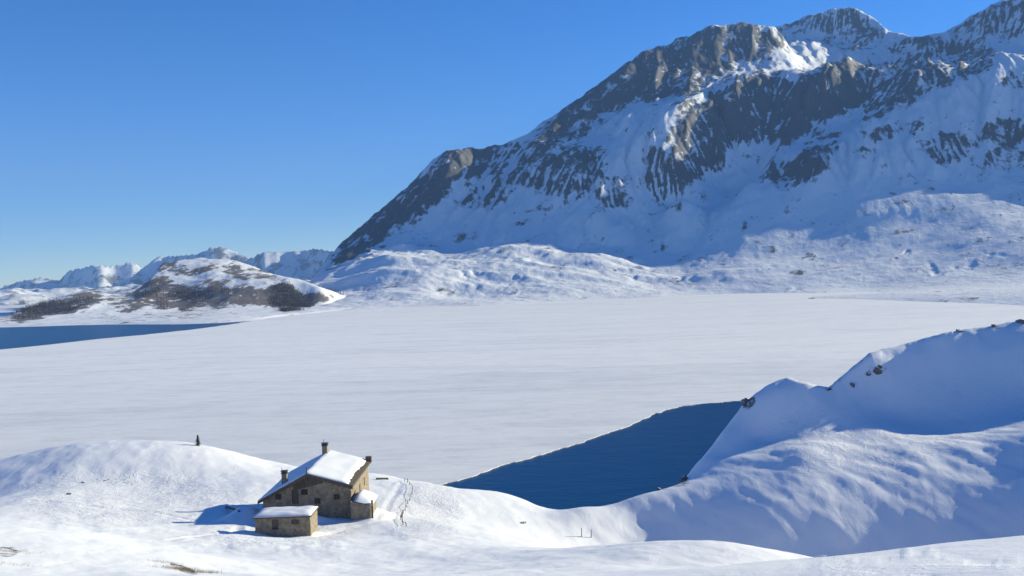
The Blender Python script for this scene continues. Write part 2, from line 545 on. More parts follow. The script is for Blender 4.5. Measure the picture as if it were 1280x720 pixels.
def trails():
    """trodden paths round the hut, surveyed on the bare slope"""
    for line in ([(396, 670), (430, 662), (462, 655), (492, 650)], [(316, 664), (285, 652), (240, 650), (190, 640), (120, 634), (40, 626)], [(470, 648), (486, 628), (497, 612), (502, 604)], [(300, 655), (262, 668), (210, 676), (150, 670)]):
        pts = []
        for px, py in line:
            v = ray(px, py); t = np.geomspace(40, 420, 4000) / v[1]
            d = near_height(v[0] * t, v[1] * t) - (CAM_Z + v[2] * t)
            k = int(np.argmax(d > 0)); pts.append((v[0] * t[k], v[1] * t[k]))
        yield pts
TRAILS += list(trails())

def blobs(px, py, lst, warp=0.0, seed=0):
    """soft patches (cx, cy, rx, ry, angle in degrees, strength)"""
    if warp:
        wx = fbm(px / 60, py / 60, 4, seed) * warp; wy = fbm(px / 60, py / 60, 4, seed + 50) * warp
        px = px + wx; py = py + wy
    out = np.zeros_like(px)
    for cx, cy, rx, ry, a, s in lst:
        c, sn = math.cos(R(a)), math.sin(R(a))
        u = ((px - cx) * c + (py - cy) * sn) / rx
        v = (-(px - cx) * sn + (py - cy) * c) / ry
        out = np.maximum(out, s * (1 - sstep(0.55, 1.15, np.sqrt(u * u + v * v))))
    return out

def build_near():
    th = np.concatenate([np.linspace(-180, -42, 60, endpoint=False), np.linspace(-42, 42, 760, endpoint=False), np.linspace(42, 180, 60, endpoint=False)])
    rr = np.concatenate([np.linspace(1.0, 40, 40, endpoint=False), np.geomspace(40, 420, 620)])
    T, RR = np.meshgrid(R(1) * th, rr)
    X = RR * np.sin(T); Y = RR * np.cos(T)
    Z = near_height(X, Y)
    Z = under_skyline(X, Y, Z, [(874, 577), (900, 543), (930, 503), (958, 482), (985, 471), (1005, 478), (1035, 484), (1060, 463), (1086, 441), (1120, 432), (1180, 416), (1230, 408), (1280, 400), (1400, 400)], 0.4, 2.0, 341)
    Z = np.clip(Z, -13.5, 110)
    P = np.stack([X, Y, Z], 2).reshape(-1, 3)
    px, py = project(P)
    front = (P[:, 1] > 20)
    dirt = blobs(px, py, [(230, 711, 26, 6, 22, 0.75), (8, 690, 22, 9, 0, 0.7), (90, 604, 60, 5, -6, 0.35), (520, 626, 14, 26, 15, 0.35),
                          (1240, 408, 60, 8, -10, 0.5), (1130, 428, 30, 5, -20, 0.4), (1095, 462, 22, 9, 0, 0.6), (1040, 480, 26, 8, -20, 0.5), (935, 503, 14, 10, -40, 0.8), (845, 603, 26, 10, 0, 0.7),
                          (290, 632, 20, 5, 20, 0.3)], 3, 4) * front
    tracks = blobs(px, py, [(170, 625, 170, 40, 0, 0.9), (330, 672, 130, 20, 0, 0.8), (530, 640, 60, 45, 0, 0.9), (1150, 710, 160, 22, 0, 0.25), (1120, 530, 220, 60, -12, 0.6)], 20, 8) * front
    sheet('hillside', X, Y, Z, M_SNOW, {'dirt': dirt, 'tracks': tracks}, close=True)
build_near()

# ------------------------------------------------------------------ setting: the mountain across the lake
MOUNT = [
    # gentle lit foot
    (560, 372, 2030), (700, 352, 2120), (620, 372, 1990), (800, 356, 2160), (900, 345, 2180), (1000, 345, 2150), (1000, 325, 2270), (1150, 335, 2130), (1150, 310, 2280), (1280, 335, 2010), (1280, 305, 2170), (1280, 283, 2300), (1280, 265, 2420), (1200, 285, 2360), (1420, 325, 2000), (1420, 288, 2250), 
    # knolls above the shore: crests and the hollows in front of and behind them
    (500, 356, 2080), (540, 341, 2140), (600, 333, 2230), (650, 323, 2290), (690, 313, 2340), (740, 301, 2420), (800, 287, 2540), (850, 281, 2640),
    (540, 366, 2010), (640, 356, 2110), (700, 338, 2210), (760, 330, 2290), (830, 330, 2370),
    # left skyline and the big face below it
    (400, 338, 2350), (430, 300, 2400), (460, 273, 2450), (490, 249, 2520), (520, 222, 2600), (545, 196, 2690), (560, 187, 2740), (600, 184, 2850), (650, 172, 2980), (680, 150, 3080),
    (440, 335, 2260), (500, 318, 2330), (520, 290, 2400), (600, 300, 2400), (600, 250, 2580), (600, 205, 2760), (545, 230, 2560),
    (700, 300, 2390), (700, 255, 2530), (700, 210, 2660), (690, 178, 2780), (720, 170, 2900),
    (720, 125, 3200), (760, 95, 3350), (800, 65, 3480), (850, 45, 3580), (890, 32, 3600), (930, 28, 3620), (970, 33, 3680),
    (760, 275, 2470), (760, 235, 2600), (760, 195, 2720), (770, 165, 2900), (780, 130, 3150), (840, 85, 3400), (840, 125, 3080),
    (850, 262, 2620), (850, 205, 2750), (870, 160, 2900), (870, 112, 3180),
    # the cliff band and the shelf behind it
    (930, 200, 2880), (930, 150, 2980), (930, 96, 3140), (1000, 92, 3150), (1080, 83, 3190), (1000, 150, 2960), (1060, 120, 3050),
    (940, 84, 3450), (1000, 82, 3650), (955, 62, 3540), (1065, 78, 3800), (1050, 50, 4150), (1000, 50, 4100),
    # the peak and the right hand skyline
    (1010, 20, 4350), (1040, 10, 4420), (1065, 8, 4440), (1090, 20, 4380), (1110, 38, 4300), (1140, 46, 4150), (1180, 40, 3980), (1210, 22, 3880), (1240, 5, 3780), (1280, -12, 3700), (1330, 0, 3650), (1400, 90, 3600), (1500, 200, 3550), (1620, 280, 3450),
    (1130, 80, 3650), (1180, 80, 3600), (1240, 50, 3550),
    # near spur on the right
    (870, 292, 2480), (930, 233, 2640), (1000, 192, 2720), (1080, 156, 2790), (1150, 126, 2880), (1220, 100, 2940), (1280, 76, 2990), (1350, 105, 2970), (1420, 150, 2950), (1520, 250, 2850),
    (1000, 178, 2880), (1080, 146, 2960),
    (900, 300, 2420), (1000, 285, 2440), (1000, 235, 2580), (1100, 285, 2400), (1100, 215, 2620), (1190, 255, 2470), (1190, 190, 2690), (1280, 248, 2490), (1280, 185, 2700), (1280, 120, 2850), (1420, 185, 2700), (1420, 250, 2450),
]
SKYLINE = [(430, 300, 2400), (490, 249, 2520), (545, 196, 2690), (600, 184, 2850), (650, 172, 2980), (680, 150, 3080), (720, 125, 3200), (760, 95, 3350), (800, 65, 3480), (850, 45, 3580), (930, 28, 3620),
           (1040, 10, 4420), (1065, 8, 4440), (1090, 20, 4380), (1110, 38, 4300), (1140, 46, 4150), (1180, 40, 3980), (1210, 22, 3880), (1280, -12, 3700)]
MOUNT_LINE = [(430, 300), (460, 273), (490, 249), (520, 222), (545, 196), (560, 187), (600, 184), (650, 172), (680, 150), (720, 125), (760, 95), (800, 65), (850, 45), (890, 32), (930, 28), (970, 33),
              (1010, 20), (1040, 10), (1065, 8), (1090, 20), (1110, 38), (1140, 46), (1180, 40), (1210, 22), (1240, 5), (1280, -12), (1330, 0), (1400, 90), (1500, 200), (1620, 280)]
SHORE = [(440, 388), (500, 384), (580, 382.5), (640, 380), (700, 376), (770, 373), (830, 371), (920, 367), (1000, 364, 3), (1080, 360, 5), (1150, 357, 8), (1280, 351, 13), (1420, 344, 18), (1600, 336, 22)]
SHORE_LOW = [(1000, 372, 0.1), (1080, 374, 0.1), (1150, 377, 0.1), (1280, 382, 0.1), (1420, 388, 0.1)]
def build_mountain():
    def lean(px, py, Y):
        q = at(px, py, Y)
        k = -0.36 * (450 - np.clip(q[0], -450, 450)) * sstep(85, 150, q[2])
        return (px, py, Y - k)
    MT = [lean(*p) for p in MOUNT] + [(848, 238, 2620), (882, 236, 2760), (905, 238, 2800), (872, 258, 2680)]
    P = [at(*p) for p in MT]
    for s in SHORE:
        q = on_level(*s); P.append(q)
        if len(s) == 2: P.append(q + np.array([0, -160, -12]))
    for s in SHORE_LOW:
        q = on_level(*s); P.append(q); P.append(q + np.array([0, -160, -6]))
    extra = []
    # fall away behind the skyline
    for px, py, Y in [lean(*p) for p in SKYLINE]:
        q = at(px, py, Y)
        extra.append((q[0] * (Y + 160) / Y - 20, Y + 160, q[2] - 45))
    for px, py, Y in ((430, 300, 2400), (560, 187, 2740), (680, 150, 3080), (800, 65, 3480), (930, 28, 3620), (1065, 8, 4440), (1180, 40, 3980), (1280, -12, 3700), (1400, 90, 3600)):
        q = at(px, py, Y)
        extra.append((q[0] - 0.05 * Y, q[1] + 500, q[2] * 0.72)); extra.append((q[0] - 0.08 * Y, q[1] + 1100, q[2] * 0.4))
    extra += [(-620, 2350, -30), (-560, 2150, -14), (-800, 2700, -30), (-600, 3100, 60), (-700, 4000, 60), (2600, 2600, 60), (2900, 3300, 100), (2600, 4200, 150), (1900, 1300, -10), (2800, 1600, -10)]
    def quiet(X, Z):
        # broad wind-smoothed snow shoulders on the lower right of the mountain
        return 1 - 0.85 * sstep(330, 600, X - 0.3 * Z) * (1 - sstep(210, 330, Z))
    def noise(X, Y, Z):
        up = sstep(20, 260, Z)
        # gullies run down the fall line, towards the lake
        a = (X * 0.90 - Y * 0.43); b = (X * 0.43 + Y * 0.90)
        wx = 60 * fbm(X / 400, Y / 400, 3, 91)
        gul = ridged((a + wx) / 230, (b + wx) / 800, 5, 41) - 0.55
        gul2 = ridged((a + wx) / 70, (b) / 260, 4, 47) - 0.55
        hills = fbm(X / 330, Y / 330, 6, 61, 0.52)
        fine = fbm(X / 60, Y / 60, 5, 71)
        low = sstep(8, 40, Z) * (1 - sstep(110, 200, Z))
        calm = 1 - 0.62 * sstep(250, 700, X)
        lumps = calm * low * (17 * fbm(X / 230 + Y / 500, Y / 105, 5, 85, 0.40) + 8 * (ridged(X / 260, Y / 120, 3, 87) - 0.5))
        soft = quiet(X, Z)
        al = X * 0.93 + Y * 0.37; ac = -X * 0.37 + Y * 0.93
        band = (1 - soft) * sstep(3, 40, Z) * (13 * fbm(al / 520, (ac + 25 * fbm(X / 200, Y / 200, 2, 97)) / 85, 3, 95, 0.42) + 3.5 * fbm(al / 150, ac / 40, 3, 99))
        return band + lumps * soft + up * soft * (42 * gul + 13 * gul2 + 26 * hills) + up * (0.3 + 0.7 * soft) * 4 * fine + calm * (1 - up) * sstep(-6, 20, Z) * (9 * fbm(X / 130, Y / 90, 5, 81) + 2.5 * fine)
    P = np.array(P); n = len(MT)
    P[:n, 2] -= noise(P[:n, 0], P[:n, 1], P[:n, 2])
    tps = TPS(np.concatenate([P, np.array(extra, float)]), 4e-4)
    u = np.linspace(-0.30, 0.86, 900)
    y = np.concatenate([np.geomspace(1200, 3300, 420, endpoint=False), np.geomspace(3300, 5600, 190)])
    U, Y = np.meshgrid(u, y)
    X = U * Y
    # relief on a square grid first, worn by slides, then carried over to the fan-shaped sheet
    CELL = 6.0; gx0, gy0 = -900.0, 1250.0
    GX, GY = np.meshgrid(np.arange(gx0, 2500, CELL), np.arange(gy0, 4900, CELL))
    G0 = tps(GX, GY)
    N0 = noise(GX, GY, G0)
    H0 = G0 + N0
    H1 = erode(H0, CELL)
    DH = np.clip(H1 - H0, -26, 14)
    lap = np.zeros_like(H1)
    lap[1:-1, 1:-1] = H1[1:-1, 1:-1] * 4 - H1[:-2, 1:-1] - H1[2:, 1:-1] - H1[1:-1, :-2] - H1[1:-1, 2:]
    Z = tps(X, Y)
    qx, qy = (X - gx0) / CELL, (Y - gy0) / CELL
    edge = sstep(0, 40, qx) * (1 - sstep(GX.shape[1] - 60, GX.shape[1] - 2, qx)) * sstep(0, 10, qy) * (1 - sstep(GX.shape[0] - 60, GX.shape[0] - 2, qy))
    worn = bilinear(DH, qx, qy) * edge
    convex = np.clip(bilinear(lap, qx, qy) * edge, -6, 6)
    worn = worn * quiet(X, Z)
    Z2 = Z + noise(X, Y, Z) + worn
    Z2 = under_skyline(X, Y, Z2, [(330, 420)] + [(405, 332), (415, 318)] + [(p[0], p[1]) for p in MOUNT_LINE], 0.6, 3.0, 321)
    P = np.stack([X, Y, Z2], 2).reshape(-1, 3)
    px, py = project(P)
    rock = blobs(px, py, [
        # dark left face
        (520, 245, 120, 30, -42, 0.95), (575, 205, 60, 24, -30, 0.95), (620, 190, 40, 16, -8, 0.8), (450, 290, 50, 18, -42, 0.9),
        # ribs on the big face
        (680, 205, 100, 34, -4, 0.66), (620, 235, 60, 22, -30, 0.5), (740, 235, 60, 26, 20, 0.5),
        # skyline block above it
        (760, 110, 110, 36, -33, 0.9), (880, 62, 110, 44, -8, 0.9), (700, 165, 60, 18, -25, 0.9), (840, 105, 60, 20, -10, 0.75),
        # dark cliff band
        (960, 135, 110, 50, -8, 1.0), (880, 160, 60, 44, -30, 0.85), (850, 205, 60, 30, 0, 0.65), (1050, 115, 60, 40, -25, 0.95), (1120, 110, 80, 36, -25, 0.75), (1200, 75, 50, 30, -30, 0.7),
        (830, 230, 40, 40, 0, 0.55),
        # peak
        (1065, 35, 50, 32, 0, 0.62), (1010, 30, 40, 20, 0, 0.5), (1160, 60, 60, 18, 0, 0.55), (1250, 25, 60, 30, -20, 0.55),
        # broken rock on the near spur
        (1000, 205, 60, 24, -30, 0.8), (1030, 180, 30, 12, 0, 0.6), (1180, 185, 40, 18, 0, 0.62), (1260, 165, 40, 18, 0, 0.62), (1110, 165, 60, 10, 0, 0.55), (1270, 105, 26, 14, 0, 0.62), (1250, 195, 60, 10, 0, 0.5),
        # stones on the lower slopes
        (1130, 318, 14, 4, 0, 0.55), (1200, 330, 70, 5, -6, 0.35), (1000, 372, 60, 3, 0, 0.3)], 22, 5)
    rk = rock.reshape(X.shape)
    a = (X * 0.90 - Y * 0.43); b = (X * 0.43 + Y * 0.90)
    crag = ridged(a / 75, b / 150, 5, 351) - 0.5
    Z2 = Z2 + np.clip(rk, 0, 1) * (11 * crag + 6 * (ridged(X / 38, Y / 38, 4, 361) - 0.5))
    Z2 = under_skyline(X, Y, Z2, [(330, 420)] + [(405, 332), (415, 318)] + [(p[0], p[1]) for p in MOUNT_LINE], 0.6, 3.0, 321)
    rk2 = rk + np.clip(rk * 2.2, 0, 1) * np.clip(convex * 0.07 - worn * 0.012, -0.4, 0.4)
    sheet('mountain', X, Y, Z2, M_MOUNT, {'rock': rk2})
build_mountain()

# ------------------------------------------------------------------ setting: scrubby hills across the open water, and the far range
HILLS = [(0, 397, 1640), (60, 396, 1660), (120, 396, 1680), (200, 397, 1700), (280, 395, 1740), (360, 388, 1830),
         (40, 385, 1760), (80, 371, 1820), (110, 363, 1880), (140, 372, 1860), (170, 368, 1900), (60, 392, 1700), (120, 385, 1740),
         (150, 392, 1720), (190, 352, 1950), (205, 328, 2050), (250, 322, 2100), (295, 325, 2100), (340, 342, 2080), (380, 347, 2080), (200, 380, 1820), (190, 365, 1880),
         (240, 350, 1970), (300, 345, 1990), (250, 372, 1880), (300, 378, 1850), (260, 358, 1920), (330, 358, 1930), (360, 354, 1960), (400, 361, 1960), (430, 372, 2000), (380, 376, 1930), (420, 380, 1960),
         (470, 376, 2080), (500, 380, 2050), (430, 366, 2150), (-100, 398, 1650), (-100, 390, 1800), (-100, 385, 2000)]
def build_hills():
    P = [at(*p) for p in HILLS]
    for s in [(-400, 421), (-200, 414), (-100, 412), (0, 409), (60, 407.5), (120, 405.5), (200, 405), (280, 403), (330, 399), (390, 392), (440, 387), (490, 384)]:
        q = on_level(*s); P.append(q); P.append(q + np.array([0, -140, -12]))
    P += [np.array(e, float) for e in [(-1100, 2300, 0), (-900, 2900, -10), (-500, 3000, 20), (-300, 2700, 20), (-1800, 2000, -10), (-1500, 2700, -10), (-200, 2500, 20), (-200, 1850, -6)]]
    def noise(X, Y, Z):
        k = sstep(-4, 25, Z)
        a = X * 0.9 - Y * 0.43; b = X * 0.43 + Y * 0.9
        return k * (7 * fbm(X / 140, Y / 140, 6, 101, 0.55) + 6 * (ridged(a / 90, b / 220, 4, 103) - 0.5))
    P = np.array(P); n = len(HILLS)
    P[:n, 2] -= noise(P[:n, 0], P[:n, 1], P[:n, 2])
    tps = TPS(P, 1e-5)
    u = np.linspace(-0.8, -0.09, 520); y = np.geomspace(1400, 3100, 300)
    U, Y = np.meshgrid(u, y); X = U * Y
    Z = tps(X, Y)
    Z = Z + noise(X, Y, Z)
    sh = [on_level(px_, py_)[:2] for px_, py_ in ((-400, 421), (-200, 414), (-100, 412), (0, 409), (60, 407.5), (120, 405.5), (200, 405), (280, 403), (330, 399), (390, 392), (440, 387), (490, 384))]
    sy = np.interp(U, [q[0] / q[1] for q in sh], [q[1] for q in sh])
    beyond = sstep(0, 50, Y - sy)
    Z = Z + beyond * (np.maximum(Z, 2.0 + 1.5 * fbm(X / 40, Y / 40, 3, 107) + 0.012 * np.clip(Y - sy, 0, 400)) - Z) * (Y < 2250)
    Z = under_skyline(X, Y, Z, [(-400, 415), (-100, 398), (0, 396), (40, 385), (80, 371), (110, 363), (140, 368), (165, 366), (185, 352), (205, 328), (250, 322), (295, 325), (340, 342), (375, 350), (400, 358), (425, 368), (450, 373), (480, 375), (520, 379), (560, 382), (600, 384)], 0.3, 2.5, 331)
    Pn = np.stack([X, Y, Z], 2).reshape(-1, 3)
    px, py = project(Pn)
    rock = blobs(px, py, [(60, 388, 70, 11, -12, 1.3), (100, 376, 44, 13, -8, 1.2), (200, 366, 50, 22, 0, 1.2), (250, 372, 70, 20, -5, 1.2), (335, 372, 76, 14, -3, 1.3), (385, 373, 26, 8, 5, 0.9),
                          (225, 333, 50, 8, -4, 0.85), (310, 342, 50, 9, 12, 0.8), (270, 330, 30, 4, 0, 0.7), (170, 372, 40, 14, 0, 0.7), (260, 350, 40, 6, 0, 0.5), (10, 395, 40, 8, 0, 0.8), (180, 395, 120, 5, 0, 0.45)], 20, 15)
    sheet('hills', X, Y, Z, M_HILL, {'rock': rock})
    return P, px, py, Pn
HILL = build_hills()

RANGE = [(-500, 385), (-300, 372), (-150, 362), (-60, 366), (0, 358), (25, 350), (50, 346), (75, 350), (85, 338), (115, 331), (145, 331), (165, 326), (178, 334), (200, 319), (225, 318), (245, 316), (262, 309), (278, 307), (295, 314), (312, 322), (330, 313), (350, 315), (375, 312), (395, 309), (420, 314), (470, 322), (560, 330), (700, 330)]
def build_range():
    u = np.linspace(-1.0, 0.12, 700); y = np.concatenate([np.geomspace(2500, 6800, 110, endpoint=False), np.linspace(6800, 12500, 190)])
    U, Y = np.meshgrid(u, y); X = U * Y
    D = 9800.0
    cu, cz = [], []
    for p in RANGE:
        q = at(p[0], p[1], D); cu.append(q[0] / D); cz.append(q[2])
    crest = np.interp(U, cu, cz)
    Dl = D + 500 * fbm(U * 14, U * 0 + 3.3, 3, 201)
    t = (Y - Dl)
    fall = np.where(t < 0, -t * 0.8, t * 0.5)
    Z = crest - fall
    w = sstep(0, 900, np.abs(t))
    rg = ridged(X / 1100, Y / 900, 6, 211)
    Z = Z + (rg - 0.62) * (60 * (t > 0) + 520 * w) + 60 * w * fbm(X / 500, Y / 500, 5, 221)
    foot = -30 + 85 * ridged(X / 900, Y / 1400, 6, 241) * sstep(2500, 4500, Y)
    Z = np.maximum(Z, foot) + 6 * fbm(X / 120, Y / 120, 4, 251)
    Z = under_skyline(X, Y, Z, [(-700, 400)] + RANGE, 0.3, 0.5, 261)
    rock = 0.36 + 0.3 * fbm(X / 900, Y / 900, 4, 231) + 0 * Z
    sheet('far_mountains', X, Y, Z, M_FAR, {'rock': rock})
build_range()

# ------------------------------------------------------------------ things: helpers
def hit(px, py):
    """where the line of sight through a photo pixel meets the near hillside"""
    v = ray(px, py)
    t = np.geomspace(40, 420, 6000) / v[1]
    X = v[0] * t; Y = v[1] * t; Z = CAM_Z + v[2] * t
    d = near_height(X, Y) - Z
    k = np.argmax(d > 0)
    return np.array([X[k], Y[k], float(near_height(X[k:k+1], Y[k:k+1])[0])])

def empty(name, loc, label, cat, group=None, rz=0.0):
    o = bpy.data.objects.new(name, None)
    o.empty_display_size = 0.5
    o.location = loc; o.rotation_euler = (0, 0, rz)
    C.objects.link(o)
    return tag(o, label, cat, group)

def tag(o, label, cat, group=None, kind=None):
    o['label'] = label; o['category'] = cat
    if group: o['group'] = group
    if kind: o['kind'] = kind
    return o

def make(name, bm, mat, parent=None, loc=None, smooth=False):
    me = bpy.data.meshes.new(name)
    bmesh.ops.recalc_face_normals(bm, faces=bm.faces[:])
    bm.to_mesh(me); bm.free()
    if smooth:
        for p in me.polygons: p.use_smooth = True
    me.materials.append(mat)
    o = bpy.data.objects.new(name, me)
    if parent: o.parent = parent
    if loc is not None: o.location = loc
    C.objects.link(o)
    return o

def box(bm, x0, x1, y0, y1, z0, z1, bevel=0.0):
    r = bmesh.ops.create_cube(bm, size=1)
    for v in r['verts']:
        v.co = Vector((x0 if v.co.x < 0 else x1, y0 if v.co.y < 0 else y1, z0 if v.co.z < 0 else z1))
    if bevel:
        es = list({e for v in r['verts'] for e in v.link_edges})
        bmesh.ops.bevel(bm, geom=es, offset=bevel, segments=2, affect='EDGES')
    return bm

def prism(bm, poly, y0, y1):
    """poly: (x, z) outline, extruded along y"""
    a = [bm.verts.new((x, y0, z)) for x, z in poly]
    b = [bm.verts.new((x, y1, z)) for x, z in poly]
    bm.faces.new(a); bm.faces.new(b[::-1])
    n = len(poly)
    for k in range(n):
        bm.faces.new((a[k], b[k], b[(k + 1) % n], a[(k + 1) % n]))
    return bm

def rod(bm, p, q, r, seg=6, r2=None):
    p = Vector(p); q = Vector(q); d = q - p
    M = Matrix.Translation((p + q) / 2) @ d.to_track_quat('Z', 'Y').to_matrix().to_4x4()
    bmesh.ops.create_cone(bm, cap_ends=True, segments=seg, radius1=r, radius2=r if r2 is None else r2, depth=d.length, matrix=M)
    return bm

def lumpy(bm, amp, sc, seed):
    """soft uneven surface for settled snow"""
    from mathutils import noise as mn
    for v in bm.verts:
        v.co += Vector((0, 0, 1)) * amp * mn.noise(v.co * sc + Vector((seed, 0, 0)))

def mat_wall(name, c1, c2, c3):
    m = NT(name)
    v = m.coords()
    vo = m.node('ShaderNodeTexVoronoi', feature='F1'); vo.inputs['Scale'].default_value = 2.2
    m.link(v, vo.inputs['Vector'])
    sep = m.node('ShaderNodeSeparateColor'); m.link(vo.outputs['Color'], sep.inputs[0])
    col = m.ramp(sep.outputs[0], [(0.0, c1), (0.5, c2), (1.0, c3)])
    col = m.mix(m.math('MULTIPLY', m.noise(v, 0.5, 6, 0.65), 0.7), col, c2)
    return m.fin(col, 0.9, m.bump(vo.outputs['Distance'], 0.06, 0.8))

def mat_wood(name, c1, c2):
    m = NT(name)
    v = m.coords((6, 6, 0.6))
    n = m.noise(v, 1.2, 6, 0.6)
    return m.fin(m.ramp(n, [(0.3, c1), (0.7, c2)]), 0.8, m.bump(n, 0.03, 0.6))

def mat_flat(name, c, r=0.7):
    m = NT(name)
    n = m.noise(m.coords(), 3.0, 5)
    return m.fin(m.mix(n, tuple(x * 0.8 for x in c), c), r)

M_WALL = mat_wall('stone_wall', (0.14, 0.115, 0.08), (0.245, 0.20, 0.14), (0.34, 0.28, 0.19))
M_WOOD = mat_wood('weathered_wood', (0.05, 0.04, 0.03), (0.12, 0.095, 0.07))
M_LOG = mat_wood('grey_wood', (0.09, 0.08, 0.075), (0.2, 0.18, 0.16))
M_DARK = mat_flat('dark_glass', (0.02, 0.022, 0.025), 0.15)
M_METAL = mat_flat('dark_metal', (0.06, 0.06, 0.065), 0.5)
M_ROOFSNOW = mat_plain_snow()

# ------------------------------------------------------------------ things: the stone hut
def build_hut():
    Y0 = 165.0
    base = at(383, 641, Y0)
    A = at(383, 592.5, Y0) - base; L = at(322, 627, Y0) - base; Rr = at(441, 607, Y0) - base
    t = empty('mountain_hut', tuple(base), 'large stone mountain hut with thick snow on its gabled roof and two chimneys', 'hut')
    D = 21.5
    ax, az = A[0], A[2]; lx, lz = L[0], L[2]; rx, rz = Rr[0], Rr[2]
    zr = lambda x: az + (x - ax) * (rz - az) / (rx - ax) if x > ax else az + (x - ax) * (lz - az) / (lx - ax)
    wl_, wr_ = lx + 0.7, rx - 0.45
    # walls
    bm = bmesh.new()
    prism(bm, [(wl_, -6), (wr_, -6), (wr_, zr(wr_) - 0.30), (ax, az - 0.30), (wl_, zr(wl_) - 0.30)], 0.7, D - 0.6)
    make('wall', bm, M_WALL, t)
    # roof slab, eaves and verges overhanging
    bm = bmesh.new()
    prism(bm, [(lx, lz), (ax, az), (rx, rz), (rx, rz - 0.28), (ax, az - 0.28), (lx, lz - 0.28)], 0, D)
    roof = make('roof', bm, M_WOOD, t)
    # snow lying on the roof, in rows so that it can sag and have an uneven edge
    bm = bmesh.new()
    xs = [lx - 0.15] + list(np.linspace(lx + 0.3, ax - 0.5, 14)) + [ax - 0.15, ax + 0.2] + list(np.linspace(ax + 0.6, rx - 1.3, 14)) + [rx - 0.9]
    ys = [0.12, 0.35] + list(np.linspace(0.9, D - 0.9, 26)) + [D - 0.3, D - 0.05]
    rows_t, rows_b = [], []
    for i, y in enumerate(ys):
        rt, rb = [], []
        for j, x in enumerate(xs):
            e = min(1, min(j, len(xs) - 1 - j) / 1.5) * min(1, min(i, len(ys) - 1 - i) / 1.5)
            th = 0.05 + 0.30 * e + 0.10 * float(perlin(np.array([x * 0.35]), np.array([y * 0.3]), 5)[0]) * e
            jit = 0.35 * float(perlin(np.array([y * 0.6]), np.array([x * 0.2]), 8)[0]) if j in (0, len(xs) - 1) else 0
            rt.append(bm.verts.new((x + jit, y, zr(x + jit) + th))); rb.append(bm.verts.new((x + jit, y, zr(x + jit) + 0.004)))
        rows_t.append(rt); rows_b.append(rb)
    for i in range(len(ys) - 1):
        for j in range(len(xs) - 1):
            bm.faces.new((rows_t[i][j], rows_t[i][j + 1], rows_t[i + 1][j + 1], rows_t[i + 1][j]))
            bm.faces.new((rows_b[i][j], rows_b[i + 1][j], rows_b[i + 1][j + 1], rows_b[i][j + 1]))
    for i in range(len(ys) - 1):
        for j in (0, len(xs) - 1):
            bm.faces.new((rows_t[i][j], rows_t[i + 1][j], rows_b[i + 1][j], rows_b[i][j]))
    for j in range(len(xs) - 1):
        for i in (0, len(ys) - 1):
            bm.faces.new((rows_t[i][j], rows_b[i][j], rows_b[i][j + 1], rows_t[i][j + 1]))
    make('roof_snow', bm, M_ROOFSNOW, roof, smooth=True)
    # barge boards at the front gable
    for side in (0, 1):
        x0, x1 = (lx, ax - 0.003) if side == 0 else (ax + 0.003, rx)
        bm = bmesh.new()
        prism(bm, [(x0, zr(x0) + 0.03), (x1, zr(x1) + 0.03), (x1, zr(x1) - 0.62), (x0, zr(x0) - 0.45)], -0.10, -0.003)
        make('barge_board', bm, M_WOOD, t)
    bm = bmesh.new()
    prism(bm, [(ax - 0.003, az - 0.02), (rx, rz - 0.02), (rx, rz - 0.5), (ax - 0.003, az - 0.5)], D + 0.003, D + 0.12)
    make('barge_board', bm, M_WOOD, t)
    # rafters under the sunny eave
    for y in np.linspace(2.0, D - 2.0, 9):
        bm = bmesh.new(); box(bm, rx - 0.43, rx - 0.05, y - 0.08, y + 0.08, rz - 0.46, rz - 0.282)
        make('rafter', bm, M_WOOD, t)
    # boarded upper gable
    bm = bmesh.new()
    gx0, gx1 = ax - 2.4, ax + 2.6
    prism(bm, [(gx0, zr(gx0) - 0.66), (ax, az - 0.66), (gx1, zr(gx1) - 0.66), (gx1, zr(gx1) - 0.95), (gx0, zr(gx0) - 1.6)], 0.60, 0.695)
    make('gable_boards', bm, M_WOOD, t)
    # openings on the shaded front
    def opening(kind, px0, px1, py0, py1, pane=True):
        a = at(px0, py1, Y0 + 0.7) - base; b = at(px1, py0, Y0 + 0.7) - base
        bm = bmesh.new()
        x0, x1, z0, z1 = a[0], b[0], a[2], b[2]; w = 0.10
        box(bm, x0 - w, x0, 0.62, 0.74, z0 - w, z1 + w); box(bm, x1, x1 + w, 0.62, 0.74, z0 - w, z1 + w)
        box(bm, x0, x1, 0.62, 0.74, z1, z1 + w); box(bm, x0, x1, 0.60, 0.74, z0 - w, z0)
        if kind == 'window': box(bm, (x0 + x1) / 2 - 0.03, (x0 + x1) / 2 + 0.03, 0.66, 0.70, z0, z1)
        f = make(kind, bm, M_WOOD, t)
        bm = bmesh.new(); box(bm, x0, x1, 0.685, 0.697, z0, z1)
        make('pane' if kind == 'window' else 'door_leaf', bm, M_DARK if kind == 'window' else M_WOOD, f)
    opening('door', 366, 372, 613, 629)
    opening('window', 377, 384, 612, 618)
    opening('window', 394, 400, 623, 629)
    opening('window', 345, 351, 618, 624)
    opening('window', 418, 424, 618, 624)
    # openings on the sunny side wall
    for y0, y1, z0, z1 in ((4.0, 5.1, 1.0, 2.4), (9.5, 10.6, 1.0, 2.4), (15.0, 16.1, 1.0, 2.4)):
        bm = bmesh.new(); box(bm, wr_ - 0.05, wr_ + 0.05, y0, y1, z0, z1)
        f = make('shutter', bm, M_WOOD, t)
